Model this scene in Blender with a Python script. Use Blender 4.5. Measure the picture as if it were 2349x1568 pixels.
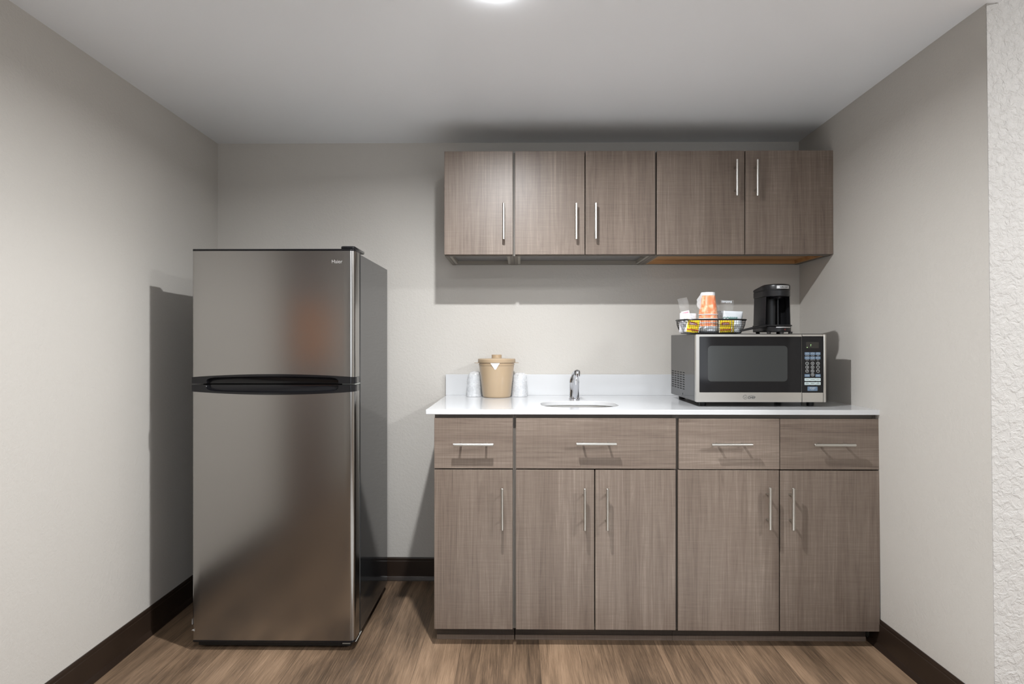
import bpy, bmesh, math, random
from mathutils import Vector, Matrix
random.seed(7)
PI = math.pi
S = bpy.context.scene
COL = S.collection
for o in list(bpy.data.objects):
    bpy.data.objects.remove(o)

# ------------------------------------------------------------------ camera
cd = bpy.data.cameras.new('camera')
cam = bpy.data.objects.new('camera', cd)
COL.objects.link(cam)
cam.location = (0, 0, 1.148)
cam.rotation_euler = (PI / 2, 0, math.atan(15 / 1386))
cd.sensor_width = 36
cd.lens = 36 * 1386 / 2349
cd.shift_y = 3 / 2349
cd.clip_start = 0.02
S.camera = cam

# ------------------------------------------------------------------ world, exposure
w = bpy.data.worlds.new('world')
S.world = w
w.use_nodes = True
w.node_tree.nodes['Background'].inputs[0].default_value = (0.75, 0.85, 1, 1)
w.node_tree.nodes['Background'].inputs[1].default_value = 0.3
S.view_settings.view_transform = 'Standard'
S.view_settings.look = 'None'
S.view_settings.exposure = 0.27
S.view_settings.gamma = 1

# ------------------------------------------------------------------ light
def spot(name, loc, power, size, blend, radius, color):
    l = bpy.data.lights.new(name, 'SPOT')
    l.energy = power
    l.spot_size = math.radians(size)
    l.spot_blend = blend
    l.shadow_soft_size = radius
    l.color = color
    o = bpy.data.objects.new(name, l)
    COL.objects.link(o)
    o.location = loc
    return o


def area(name, loc, rot, sx, sy, power, color):
    l = bpy.data.lights.new(name, 'AREA')
    l.shape = 'RECTANGLE'
    l.size = sx
    l.size_y = sy
    l.energy = power
    l.color = color
    o = bpy.data.objects.new(name, l)
    COL.objects.link(o)
    o.location = loc
    o.rotation_euler = rot
    return o


LAMP1 = (-0.063, 1.650, 2.12)
LAMP2 = (-0.14, -0.05, 2.12)
WARM = (0.975, 0.985, 1.0)
la = area('lamp_light', (LAMP1[0], LAMP1[1], 2.106), (0, 0, 0), 0.05, 0.05, 32, WARM)
la.data.shape = 'DISK'
la.data.spread = math.radians(168)
spot('lamp_light', (LAMP2[0], LAMP2[1], 2.099), 38, 168, 0.25, 0.02, WARM)
# added fill light, tilted up, set at an invented window behind the camera
area('added_fill_light', (1.1, -3.0, 1.35), (PI / 2 + 0.38, 0, 0), 2.6, 1.4, 24, (0.91, 0.955, 1.0))
# ceiling light of the main room, to the right of the low passage
area('room_light', (2.6, 0.2, 2.40), (0, 0, 0), 0.45, 0.45, 100, (0.98, 0.985, 1.0))


# ------------------------------------------------------------------ node helpers
def mat(name):
    m = bpy.data.materials.new(name)
    m.use_nodes = True
    nt = m.node_tree
    return m, nt, nt.nodes['Principled BSDF']


def setp(b, col=None, rough=None, metal=None, spec=None, coat=None, coat_rough=None, trans=None, ior=None, aniso=None):
    I = b.inputs
    if col is not None: I['Base Color'].default_value = (*col, 1)
    if rough is not None: I['Roughness'].default_value = rough
    if metal is not None: I['Metallic'].default_value = metal
    if spec is not None: I['Specular IOR Level'].default_value = spec
    if coat is not None: I['Coat Weight'].default_value = coat
    if coat_rough is not None: I['Coat Roughness'].default_value = coat_rough
    if trans is not None: I['Transmission Weight'].default_value = trans
    if ior is not None: I['IOR'].default_value = ior
    if aniso is not None: I['Anisotropic'].default_value = aniso


def N(nt, typ, **kw):
    n = nt.nodes.new(typ)
    for k, v in kw.items():
        if k in ('op', 'operation'):
            n.operation = v
        elif hasattr(n, k):
            setattr(n, k, v)
        else:
            n.inputs[k].default_value = v
    return n


def L(nt, a, b):
    nt.links.new(a, b)


def mapped(nt, scale, src='Object', rot=(0, 0, 0), loc=(0, 0, 0)):
    t = nt.nodes.new('ShaderNodeTexCoord')
    m = nt.nodes.new('ShaderNodeMapping')
    m.inputs['Scale'].default_value = scale
    m.inputs['Rotation'].default_value = rot
    m.inputs['Location'].default_value = loc
    L(nt, t.outputs[src], m.inputs['Vector'])
    return m.outputs[0]


def noise(nt, vec, scale=1, detail=2, rough=0.5, dist=0):
    n = nt.nodes.new('ShaderNodeTexNoise')
    n.inputs['Scale'].default_value = scale
    n.inputs['Detail'].default_value = detail
    n.inputs['Roughness'].default_value = rough
    n.inputs['Distortion'].default_value = dist
    L(nt, vec, n.inputs['Vector'])
    return n.outputs[0]


def ramp(nt, fac, stops):
    r = nt.nodes.new('ShaderNodeValToRGB')
    e = r.color_ramp.elements
    while len(e) < len(stops):
        e.new(0.5)
    for i, (p, c) in enumerate(stops):
        e[i].position = p
        e[i].color = (*c, 1)
    L(nt, fac, r.inputs[0])
    return r.outputs[0]


def math_(nt, op, a, b=None, clamp=False):
    n = nt.nodes.new('ShaderNodeMath')
    n.operation = op
    n.use_clamp = clamp
    for i, x in enumerate((a, b)):
        if x is None: continue
        if isinstance(x, (int, float)): n.inputs[i].default_value = x
        else: L(nt, x, n.inputs[i])
    return n.outputs[0]


def mixc(nt, fac, a, b, blend='MIX'):
    n = nt.nodes.new('ShaderNodeMix')
    n.data_type = 'RGBA'
    n.blend_type = blend
    for s, x in ((n.inputs[0], fac), (n.inputs[6], a), (n.inputs[7], b)):
        if isinstance(x, (int, float)): s.default_value = x
        elif isinstance(x, tuple): s.default_value = (*x, 1)
        else: L(nt, x, s)
    return n.outputs[2]


def bump(nt, h, b, strength=0.3, dist=0.002):
    n = nt.nodes.new('ShaderNodeBump')
    n.inputs['Strength'].default_value = strength
    n.inputs['Distance'].default_value = dist
    L(nt, h, n.inputs['Height'])
    L(nt, n.outputs[0], b.inputs['Normal'])


def plain(name, col, rough=0.5, metal=0.0, **kw):
    m, nt, b = mat(name)
    setp(b, col=col, rough=rough, metal=metal, **kw)
    # faint procedural variation so that no surface is perfectly flat in tone
    v = noise(nt, mapped(nt, (30, 30, 30)), 1, 3)
    c = mixc(nt, math_(nt, 'MULTIPLY', v, 0.06), col, tuple(max(0, x * 0.75) for x in col))
    L(nt, c, b.inputs['Base Color'])
    return m


# ------------------------------------------------------------------ materials
def paint(name, col, size=1.0, strength=0.35, rough=0.55):
    m, nt, b = mat(name)
    setp(b, rough=rough, spec=0.35)
    v = mapped(nt, (1, 1, 1))
    big = noise(nt, v, 1.3, 2)
    L(nt, mixc(nt, big, col, tuple(x * 0.96 for x in col)), b.inputs['Base Color'])
    n1 = noise(nt, v, 95 / size, 4, 0.6, 0.6)
    n2 = noise(nt, v, 30 / size, 2, 0.5, 0.4)
    h = math_(nt, 'ADD', ramp(nt, n1, [(0.38, (0, 0, 0)), (0.68, (1, 1, 1))]), math_(nt, 'MULTIPLY', n2, 0.8))
    bump(nt, h, b, strength, 0.0014 * size)
    return m


M = {}
M['wall'] = paint('greige_wall_paint', (0.545, 0.522, 0.484), 1.0, 0.30)
M['wall_rough'] = paint('textured_wall_paint', (0.50, 0.487, 0.466), 1.7, 0.85)
M['ceiling'] = paint('white_ceiling_paint', (0.90, 0.93, 0.965), 1.0, 0.045, 0.27)


def laminate(name, horizontal=False, tint=1.0):
    m, nt, b = mat(name)
    setp(b, rough=0.40, spec=0.42)
    info = nt.nodes.new('ShaderNodeObjectInfo')
    off = nt.nodes.new('ShaderNodeCombineXYZ')
    for i, k in enumerate((37.0, 5.0, 23.0)):
        L(nt, math_(nt, 'MULTIPLY', info.outputs['Random'], k), off.inputs[i])
    t = nt.nodes.new('ShaderNodeTexCoord')
    add = nt.nodes.new('ShaderNodeVectorMath')
    add.operation = 'ADD'
    L(nt, t.outputs['Object'], add.inputs[0])
    L(nt, off.outputs[0], add.inputs[1])
    src = add.outputs[0]

    def mp(sx, sz):
        g = nt.nodes.new('ShaderNodeMapping')
        g.inputs['Scale'].default_value = (sz, sx, sx) if horizontal else (sx, sx, sz)
        L(nt, src, g.inputs['Vector'])
        return g.outputs[0]
    # slow sideways drift of the grain
    bands = noise(nt, mp(9, 0.9), 1, 3, 0.55, 0.3)
    grain = noise(nt, mp(42, 1.9), 1, 4, 0.62, 2.6)
    fine = noise(nt, mp(330, 4), 1, 2, 0.5, 0.2)
    weave = noise(nt, mp(2.5, 380), 1, 2, 0.5)
    weave2 = noise(nt, mp(16, 520), 1, 2, 0.5)
    f = math_(nt, 'ADD', math_(nt, 'MULTIPLY', bands, 0.36), math_(nt, 'MULTIPLY', grain, 0.38))
    f = math_(nt, 'ADD', f, math_(nt, 'MULTIPLY', fine, 0.26))
    f = math_(nt, 'ADD', f, math_(nt, 'MULTIPLY', math_(nt, 'SUBTRACT', weave, 0.5), 0.13))
    f = math_(nt, 'ADD', f, math_(nt, 'MULTIPLY', math_(nt, 'SUBTRACT', weave2, 0.5), 0.14))
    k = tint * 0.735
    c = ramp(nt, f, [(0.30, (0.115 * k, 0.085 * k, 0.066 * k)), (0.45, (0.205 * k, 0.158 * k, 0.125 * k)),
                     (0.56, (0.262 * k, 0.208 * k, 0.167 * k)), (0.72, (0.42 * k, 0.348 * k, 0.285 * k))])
    hue = noise(nt, mp(14, 0.6), 1, 2)
    c = mixc(nt, math_(nt, 'MULTIPLY', hue, 0.22), c, (0.24 * k, 0.17 * k, 0.14 * k))
    L(nt, c, b.inputs['Base Color'])
    bump(nt, fine, b, 0.05, 0.0005)
    return m


M['wood_v'] = laminate('grey_brown_laminate_upright_grain')
M['wood_h'] = laminate('grey_brown_laminate_level_grain', True)
M['carcass'] = plain('taupe_cabinet_carcass', (0.155, 0.135, 0.115), 0.55)
M['edge_band'] = plain('light_taupe_edge_band', (0.27, 0.245, 0.21), 0.5)
M['underpanel'] = plain('grey_marbled_underside', (0.17, 0.165, 0.165), 0.35)
M['toe'] = laminate('toe_shade_laminate', True, 0.32)  # darkened tint: shade under the doors put into the colour
M['toe_lit'] = laminate('toe_lit_laminate', True, 1.15)  # raised tint: light reaching the foot of the board, put into the colour


def raw_wood():
    m, nt, b = mat('unfinished_golden_wood')
    setp(b, rough=0.5)
    n = noise(nt, mapped(nt, (2, 20, 30)), 1, 4, 0.6, 0.5)
    L(nt, ramp(nt, n, [(0.3, (0.36, 0.18, 0.07)), (0.7, (0.55, 0.31, 0.13))]), b.inputs['Base Color'])
    return m


M['raw'] = raw_wood()


def floor_mat():
    m, nt, b = mat('vinyl_plank_floor')
    setp(b, rough=0.42, spec=0.4)
    v = mapped(nt, (1, 1, 1), rot=(0, 0, PI / 2), loc=(0.31, 0.07, 0))
    br = nt.nodes.new('ShaderNodeTexBrick')
    br.offset = 0.37
    br.offset_frequency = 1
    I = br.inputs
    I['Scale'].default_value = 1
    I['Brick Width'].default_value = 1.22
    I['Row Height'].default_value = 0.148
    I['Mortar Size'].default_value = 0.0006
    I['Mortar Smooth'].default_value = 0.3
    I['Bias'].default_value = 0
    I['Color1'].default_value = (0, 0, 0, 1)
    I['Color2'].default_value = (1, 1, 1, 1)
    L(nt, v, I['Vector'])
    # per plank offset of the grain
    t = nt.nodes.new('ShaderNodeTexCoord')
    cv = nt.nodes.new('ShaderNodeVectorMath')
    cv.operation = 'MULTIPLY_ADD'
    L(nt, br.outputs['Color'], cv.inputs[0])
    cv.inputs[1].default_value = (7.3, 3.1, 11.0)
    L(nt, t.outputs['Object'], cv.inputs[2])

    def mp(sx, sy):
        g = nt.nodes.new('ShaderNodeMapping')
        g.inputs['Scale'].default_value = (sx, sy, 1)
        L(nt, cv.outputs[0], g.inputs['Vector'])
        return g.outputs[0]
    g1 = noise(nt, mp(24, 1.5), 1, 6, 0.62, 1.4)
    g2 = noise(nt, mp(420, 9), 1, 3, 0.65, 0.3)
    g3 = noise(nt, mp(4, 1.3), 1, 3, 0.5, 0.8)
    f = math_(nt, 'ADD', math_(nt, 'MULTIPLY', g1, 0.32), math_(nt, 'MULTIPLY', g2, 0.32))
    f = math_(nt, 'ADD', f, math_(nt, 'MULTIPLY', g3, 0.34))
    sep = nt.nodes.new('ShaderNodeSeparateColor')
    L(nt, br.outputs['Color'], sep.inputs[0])
    f = math_(nt, 'ADD', f, math_(nt, 'MULTIPLY', math_(nt, 'SUBTRACT', sep.outputs[0], 0.5), 0.15))
    c = ramp(nt, f, [(0.34, (0.050, 0.034, 0.022)), (0.44, (0.115, 0.076, 0.048)),
                     (0.54, (0.215, 0.143, 0.090)), (0.68, (0.36, 0.245, 0.158))])
    c = mixc(nt, math_(nt, 'MULTIPLY', br.outputs['Fac'], 0.8), c, (0.05, 0.035, 0.025))
    L(nt, c, b.inputs['Base Color'])
    bump(nt, g2, b, 0.12, 0.0006)
    return m


M['floor'] = floor_mat()


def base_mat():
    m, nt, b = mat('dark_brown_rubber_base')
    setp(b, rough=0.38, spec=0.4)
    n = noise(nt, mapped(nt, (4, 4, 4)), 1, 3)
    L(nt, ramp(nt, n, [(0.3, (0.020, 0.012, 0.008)), (0.7, (0.030, 0.019, 0.013))]), b.inputs['Base Color'])
    return m


M['base'] = base_mat()


def quartz():
    m, nt, b = mat('white_quartz')
    setp(b, rough=0.10, spec=0.5)
    v = mapped(nt, (1, 1, 1))
    n = noise(nt, v, 700, 2)
    c = ramp(nt, n, [(0.25, (0.56, 0.565, 0.57)), (0.45, (0.585, 0.595, 0.605)), (1, (0.60, 0.61, 0.62))])
    L(nt, c, b.inputs['Base Color'])
    return m


M['quartz'] = quartz()


def steel(name, col, rough, axis=0, var=0.05, dents=None):
    m, nt, b = mat(name)
    setp(b, col=col, rough=rough, metal=1.0, aniso=0.0)
    sc = [4, 4, 4]
    for i in range(3):
        if i != axis:
            sc[i] = 700
    n = noise(nt, mapped(nt, tuple(sc)), 1, 2)
    L(nt, math_(nt, 'ADD', math_(nt, 'MULTIPLY', n, var), rough - var / 2), b.inputs['Roughness'])
    if dents:
        t = nt.nodes.new('ShaderNodeTexCoord')
        h = None
        for (x, y, z, r, d) in dents:
            vm = nt.nodes.new('ShaderNodeVectorMath')
            vm.operation = 'DISTANCE'
            L(nt, t.outputs['Object'], vm.inputs[0])
            vm.inputs[1].default_value = (x, y, z)
            q = math_(nt, 'MULTIPLY', math_(nt, 'SUBTRACT', 1, math_(nt, 'DIVIDE', vm.outputs['Value'], r), True), -d)
            h = q if h is None else math_(nt, 'ADD', h, q)
        bump(nt, h, b, 1.0, 1.0)
    return m


M['fridge_steel'] = steel('brushed_stainless_door', (0.345, 0.337, 0.325), 0.205, 2, 0.02,
                          dents=[(0.155, -0.30, 0.43, 0.008, 0.0016), (0.28, -0.30, 0.815, 0.008, 0.0012)])
M['mw_steel'] = steel('brushed_stainless_trim', (0.60, 0.585, 0.55), 0.30, 0)
M['nickel'] = plain('brushed_nickel', (0.56, 0.545, 0.51), 0.30, 1.0)
M['sink_steel'] = steel('satin_sink_steel', (0.74, 0.73, 0.71), 0.34, 0)
M['chrome'] = plain('polished_chrome', (0.60, 0.61, 0.64), 0.06, 1.0)
M['fridge_side'] = plain('glossy_black_cabinet', (0.012, 0.013, 0.014), 0.075, spec=0.6)
M['mw_side'] = plain('grey_painted_metal', (0.030, 0.030, 0.031), 0.10, 0.0, spec=0.55)
M['black_gloss'] = plain('glossy_black_plastic', (0.007, 0.007, 0.008), 0.14, spec=0.35)
M['black_satin'] = plain('satin_black_plastic', (0.008, 0.008, 0.009), 0.34, spec=0.35)
M['black_matt'] = plain('matt_black', (0.008, 0.008, 0.008), 0.6)
M['black_glass'] = plain('black_glass', (0.010, 0.010, 0.011), 0.06, spec=0.3)
M['window_glass'] = plain('grey_oven_window', (0.045, 0.048, 0.048), 0.12, spec=0.3)
M['display'] = plain('display_glass', (0.025, 0.024, 0.02), 0.15)
M['btn_blue'] = plain('blue_grey_key', (0.13, 0.20, 0.29), 0.4)
M['btn_light'] = plain('pale_key', (0.56, 0.66, 0.67), 0.4)
M['print_dark'] = plain('dark_print', (0.03, 0.035, 0.04), 0.5)
M['print_pale'] = plain('pale_print', (0.60, 0.62, 0.62), 0.5)
M['print_badge'] = plain('badge_silver_print', (0.36, 0.35, 0.34), 0.45, 0.3)
M['beige'] = plain('beige_plastic', (0.42, 0.315, 0.205), 0.20)
M['rug'] = paint('bounce_rug_pile', (0.69, 0.69, 0.68), 0.5, 0.8, 0.9)
M['white_paper'] = plain('white_paper', (0.84, 0.85, 0.88), 0.6)
M['white_pack'] = plain('white_foil_packet', (0.66, 0.70, 0.74), 0.35)
M['yellow'] = plain('yellow_packet', (0.80, 0.60, 0.015), 0.4)
M['red'] = plain('red_print', (0.42, 0.03, 0.02), 0.45)
M['pink'] = plain('pink_print', (0.72, 0.33, 0.45), 0.5)
M['green'] = plain('green_print', (0.02, 0.17, 0.14), 0.5)
M['wire'] = plain('black_wire', (0.01, 0.01, 0.011), 0.35)
M['label_silver'] = plain('silver_label', (0.55, 0.55, 0.55), 0.35, 0.4)
M['red_lamp'] = plain('red_lens', (0.10, 0.012, 0.012), 0.2)
M['foot_grey'] = plain('grey_bracket', (0.42, 0.43, 0.40), 0.4)
M['black_hole'] = plain('dark_vent', (0.006, 0.006, 0.006), 0.8)
M['added_door'] = plain('added_door_brown', (0.085, 0.045, 0.03), 0.4)
M['added_board'] = plain('added_board_orange', (0.42, 0.16, 0.05), 0.8)


def cup_mat():
    m, nt, b = mat('orange_pattern_cup')
    setp(b, rough=0.4)
    n = noise(nt, mapped(nt, (1, 1, 0.8)), 55, 2, 0.5, 0.3)
    L(nt, ramp(nt, n, [(0.40, (0.86, 0.18, 0.03)), (0.50, (0.88, 0.22, 0.05)), (0.58, (0.90, 0.42, 0.20)), (0.7, (0.92, 0.55, 0.36))]), b.inputs['Base Color'])
    return m


M['cup_orange'] = cup_mat()


def film(name, col, opacity, rough=0.25, wr=0.6):
    """thin clear or frosted plastic film"""
    m, nt, b = mat(name)
    setp(b, col=col, rough=rough, spec=0.6)
    out = nt.nodes['Material Output']
    tr = nt.nodes.new('ShaderNodeBsdfTransparent')
    mx = nt.nodes.new('ShaderNodeMixShader')
    n = noise(nt, mapped(nt, (1, 1, 1)), 70, 3, 0.6, 1.0)
    f = math_(nt, 'ADD', math_(nt, 'MULTIPLY', n, opacity), opacity * 0.5, True)
    L(nt, f, mx.inputs[0])
    L(nt, tr.outputs[0], mx.inputs[1])
    L(nt, b.outputs[0], mx.inputs[2])
    L(nt, mx.outputs[0], out.inputs['Surface'])
    bump(nt, noise(nt, mapped(nt, (1, 1, 1)), 90, 2, 0.5, 0.5), b, wr, 0.003)
    return m


M['film_clear'] = film('clear_film', (0.72, 0.72, 0.71), 0.10, 0.10)
M['film_frost'] = film('frosted_film', (0.84, 0.86, 0.88), 0.34, 0.22, 0.45)
M['film_mid'] = film('cloudy_film', (0.80, 0.80, 0.84), 0.62, 0.25)
M['film_grey'] = film('grey_film', (0.50, 0.52, 0.54), 0.6, 0.2)


def emit(name, col, s):
    m, nt, b = mat(name)
    setp(b, col=(0.8, 0.8, 0.8))
    b.inputs['Emission Color'].default_value = (*col, 1)
    b.inputs['Emission Strength'].default_value = s
    return m


M['lens'] = emit('lit_lamp_lens', (0.98, 0.985, 1.0), 150)
M['led_green'] = emit('green_led', (0.25, 0.9, 0.05), 1.2)
M['sky'] = emit('daylight_sky', (0.85, 0.92, 1.0), 1.2)


# ------------------------------------------------------------------ geometry helpers (all in world metres)
def nb():
    return bmesh.new()


def box(bm, x0, x1, y0, y1, z0, z1):
    v = [bm.verts.new(p) for p in ((x0, y0, z0), (x1, y0, z0), (x1, y1, z0), (x0, y1, z0),
                                   (x0, y0, z1), (x1, y0, z1), (x1, y1, z1), (x0, y1, z1))]
    for f in ((0, 3, 2, 1), (4, 5, 6, 7), (0, 1, 5, 4), (1, 2, 6, 5), (2, 3, 7, 6), (3, 0, 4, 7)):
        bm.faces.new([v[i] for i in f])
    return bm


def frame_of(d):
    d = d.normalized()
    a = Vector((0, 0, 1)) if abs(d.z) < 0.9 else Vector((1, 0, 0))
    u = d.cross(a).normalized()
    return u, d.cross(u).normalized()


def cyl(bm, p0, p1, r0, r1=None, n=24):
    r1 = r0 if r1 is None else r1
    p0, p1 = Vector(p0), Vector(p1)
    u, v = frame_of(p1 - p0)
    A, B = [], []
    for i in range(n):
        a = 2 * PI * i / n
        e = u * math.cos(a) + v * math.sin(a)
        A.append(bm.verts.new(p0 + e * r0))
        B.append(bm.verts.new(p1 + e * r1))
    for i in range(n):
        j = (i + 1) % n
        bm.faces.new((A[i], A[j], B[j], B[i]))
    bm.faces.new(A[::-1])
    bm.faces.new(B)
    return bm


def tube(bm, pts, r, n=8, closed=False):
    pts = [Vector(p) for p in pts]
    rings = []
    m = len(pts)
    pu = None
    for i, p in enumerate(pts):
        a = pts[(i - 1) % m] if (closed or i > 0) else p
        b = pts[(i + 1) % m] if (closed or i < m - 1) else p
        d = (b - a).normalized()
        if pu is None:
            u, v = frame_of(d)
        else:
            u = (pu - d * pu.dot(d)).normalized()
            v = d.cross(u)
        pu = u
        rr = r[i] if isinstance(r, (list, tuple)) else r
        rings.append([bm.verts.new(p + (u * math.cos(2 * PI * k / n) + v * math.sin(2 * PI * k / n)) * rr) for k in range(n)])
    cnt = m if closed else m - 1
    for i in range(cnt):
        A, B = rings[i], rings[(i + 1) % m]
        for k in range(n):
            j = (k + 1) % n
            bm.faces.new((A[k], A[j], B[j], B[k]))
    if not closed:
        bm.faces.new(rings[0][::-1])
        bm.faces.new(rings[-1])
    return bm


def lathe(bm, prof, cx, cy, n=48, sx=1.0, sy=1.0, jitter=None):
    """prof: (r, z) from one end to the other; r=0 closes with a point"""
    rings = []
    for k, (r, z) in enumerate(prof):
        if r <= 1e-6:
            rings.append([bm.verts.new((cx, cy, z))])
        else:
            ring = []
            for i in range(n):
                a = 2 * PI * i / n
                j = jitter(a, z) if jitter else 0
                ring.append(bm.verts.new((cx + (r + j) * sx * math.cos(a), cy + (r + j) * sy * math.sin(a), z)))
            rings.append(ring)
    for A, B in zip(rings, rings[1:]):
        if len(A) == 1 and len(B) == 1:
            continue
        for i in range(n):
            j = (i + 1) % n
            if len(A) == 1: bm.faces.new((A[0], B[j], B[i]))
            elif len(B) == 1: bm.faces.new((A[i], A[j], B[0]))
            else: bm.faces.new((A[i], A[j], B[j], B[i]))
    return bm


def prism(bm, pts, z0, z1, axis='z'):
    """outline (a, b) extruded along an axis; z: (x, y), y: (x, z), x: (y, z)"""
    def P(a, b, t):
        return {'z': (a, b, t), 'y': (a, t, b), 'x': (t, a, b)}[axis]
    A = [bm.verts.new(P(a, b, z0)) for a, b in pts]
    B = [bm.verts.new(P(a, b, z1)) for a, b in pts]
    n = len(pts)
    for i in range(n):
        j = (i + 1) % n
        bm.faces.new((A[i], A[j], B[j], B[i]))
    bm.faces.new(A[::-1])
    bm.faces.new(B)
    return bm


def rrect(x0, x1, y0, y1, r, n=6):
    out = []
    for cx, cy, a0 in ((x1 - r, y1 - r, 0), (x0 + r, y1 - r, PI / 2), (x0 + r, y0 + r, PI), (x1 - r, y0 + r, 1.5 * PI)):
        for i in range(n + 1):
            a = a0 + PI / 2 * i / n
            out.append((cx + r * math.cos(a), cy + r * math.sin(a)))
    return out


def wpos(o):
    p = Vector((0, 0, 0))
    while o is not None:
        p += o.location
        o = o.parent
    return p


def obj(name, bm, m, parent=None, loc=None, bevel=0, smooth=True, seg=2, angle=35, label=None, solid=0):
    """one mesh object; geometry is given in world metres and stored relative to the object"""
    bmesh.ops.recalc_face_normals(bm, faces=bm.faces)
    base = wpos(parent) if parent else Vector((0, 0, 0))
    org = Vector(loc) if loc is not None else (base if parent else Vector((0, 0, 0)))
    bmesh.ops.translate(bm, verts=bm.verts, vec=-org)
    me = bpy.data.meshes.new(name)
    bm.to_mesh(me)
    bm.free()
    if smooth:
        for p in me.polygons:
            p.use_smooth = True
        me.set_sharp_from_angle(angle=math.radians(angle))
    me.materials.append(m)
    o = bpy.data.objects.new(name, me)
    COL.objects.link(o)
    if parent:
        o.parent = parent
        o.location = org - base
    else:
        o.location = org
    if solid:
        s = o.modifiers.new('thick', 'SOLIDIFY')
        s.thickness = solid
        s.offset = 0
    if bevel:
        b = o.modifiers.new('bevel', 'BEVEL')
        b.width = bevel
        b.segments = seg
        b.limit_method = 'ANGLE'
        b.angle_limit = math.radians(40)
    if label:
        o['label'] = label
    return o


def thing(name, label, cat, loc=(0, 0, 0), group=None):
    o = bpy.data.objects.new(name, None)
    o.empty_display_size = 0.05
    COL.objects.link(o)
    o.location = loc
    o['label'] = label
    o['category'] = cat
    if group: o['group'] = group
    return o


def tag(o, label, cat, group=None):
    o['label'] = label
    o['category'] = cat
    if group: o['group'] = group
    return o


def struct(name, bm, m, **kw):
    o = obj(name, bm, m, **kw)
    o['kind'] = 'structure'
    return o


def text(name, s, size, m, parent, at, rot=(PI / 2, 0, 0), depth=0.0003, sx=1.0, bold=0, align='CENTER', bend=None):
    cu = bpy.data.curves.new(name, 'FONT')
    cu.body = s
    cu.size = size
    cu.extrude = depth
    cu.offset = bold
    cu.align_x = align
    cu.align_y = 'CENTER'
    tmp = bpy.data.objects.new(name, cu)
    COL.objects.link(tmp)
    bpy.context.view_layer.update()
    me = bpy.data.meshes.new_from_object(tmp.evaluated_get(bpy.context.evaluated_depsgraph_get()))
    bpy.data.objects.remove(tmp)
    for v in me.vertices:
        v.co.x *= sx
    me.materials.clear()
    me.materials.append(m)
    o = bpy.data.objects.new(name, me)
    COL.objects.link(o)
    o.parent = parent
    o.rotation_euler = rot
    o.location = Vector(at) - wpos(parent)
    return o


# ================================================================== SETTING
ZC = 2.12        # low ceiling over the kitchenette and the passage
ZH = 2.44        # ceiling of the main room to the right
YB = 2.93        # back wall


def quadwall(bm, a, b, z0, z1, t, a_top=None, b_top=None):
    """wall panel between plan points a and b, thickness t to the left of a->b; tops may lean"""
    a, b = Vector((*a, 0)), Vector((*b, 0))
    d = (b - a).normalized()
    n = Vector((-d.y, d.x, 0)) * t
    at = Vector((*a_top, 0)) if a_top else a
    bt = Vector((*b_top, 0)) if b_top else b
    Z0, Z1 = Vector((0, 0, z0)), Vector((0, 0, z1))
    vs = [bm.verts.new(p) for p in (a + Z0, b + Z0, b + n + Z0, a + n + Z0, at + Z1, bt + Z1, bt + n + Z1, at + n + Z1)]
    for f in ((0, 3, 2, 1), (4, 5, 6, 7), (0, 1, 5, 4), (1, 2, 6, 5), (2, 3, 7, 6), (3, 0, 4, 7)):
        bm.faces.new([vs[i] for i in f])


struct('floor', box(nb(), -3.2, 4.2, -3.2, 3.1, -0.1, 0), M['floor'])
struct('wall_back', box(nb(), -1.62, 1.52, YB, 3.08, 0, 2.6), M['wall'])
b = nb()
quadwall(b, (-1.36, -3.15), (-1.4675, 3.0), 0, 2.6, 0.14)
struct('wall_left', b, M['wall'])
b = nb()
quadwall(b, (1.362, 2.94), (1.364, 1.745), 0, ZC + 0.3, 0.1, (1.351, 2.94), (1.334, 1.745))
struct('wall_right', b, M['wall'])
# wall that faces the main room, beside the kitchenette; its corner follows the lean of the right wall
b = nb()
vs = [b.verts.new(p) for p in ((1.364, 1.742, 0), (4.1, 1.742, 0), (4.1, 1.742, 2.6), (1.332, 1.742, 2.6),
                               (1.364, 1.90, 0), (4.1, 1.90, 0), (4.1, 1.90, 2.6), (1.336, 1.90, 2.6))]
for f in ((0, 1, 2, 3), (4, 7, 6, 5), (0, 4, 5, 1), (3, 2, 6, 7), (0, 3, 7, 4), (1, 5, 6, 2)):
    b.faces.new([vs[i] for i in f])
struct('wall_room', b, M['wall_rough'])
struct('ceiling', box(nb(), -3.2, 1.362, -3.2, 3.08, ZC, ZC + 0.1), M['ceiling'])
struct('ceiling_main', box(nb(), 1.372, 4.2, -3.2, 1.74, ZH, ZH + 0.1), M['ceiling'])
struct('trim_1', box(nb(), 1.362, 1.372, -3.1, 1.74, ZC, ZH), M['ceiling'])
# rest of the room, behind and beside the camera
struct('wall_east', box(nb(), 4.1, 4.2, -3.2, 1.9, 0, 2.6), M['wall'])
b = nb()
box(b, -3.2, -0.3, -3.2, -3.1, 0, 2.6)
box(b, 2.5, 4.2, -3.2, -3.1, 0, 2.6)
box(b, -0.3, 2.5, -3.2, -3.1, 0, 0.55)
box(b, -0.3, 2.5, -3.2, -3.1, 2.15, 2.6)
struct('wall_window', b, M['wall'])
b = nb()
for x in (-0.3, 1.07, 2.44):
    box(b, x, x + 0.06, -3.17, -3.12, 0.55, 2.1)
for z in (0.55, 2.04):
    box(b, -0.3, 2.5, -3.17, -3.12, z, z + 0.06)
struct('added_window', b, M['white_paper'])  # invented window frame, added to go with the fill light
struct('dark_reflection_door', box(nb(), -1.424, -1.395, -0.05, 0.85, 0.005, 2.03), M['added_door'])  # unseen door, added to darken the reflection in the refrigerator doors

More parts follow.
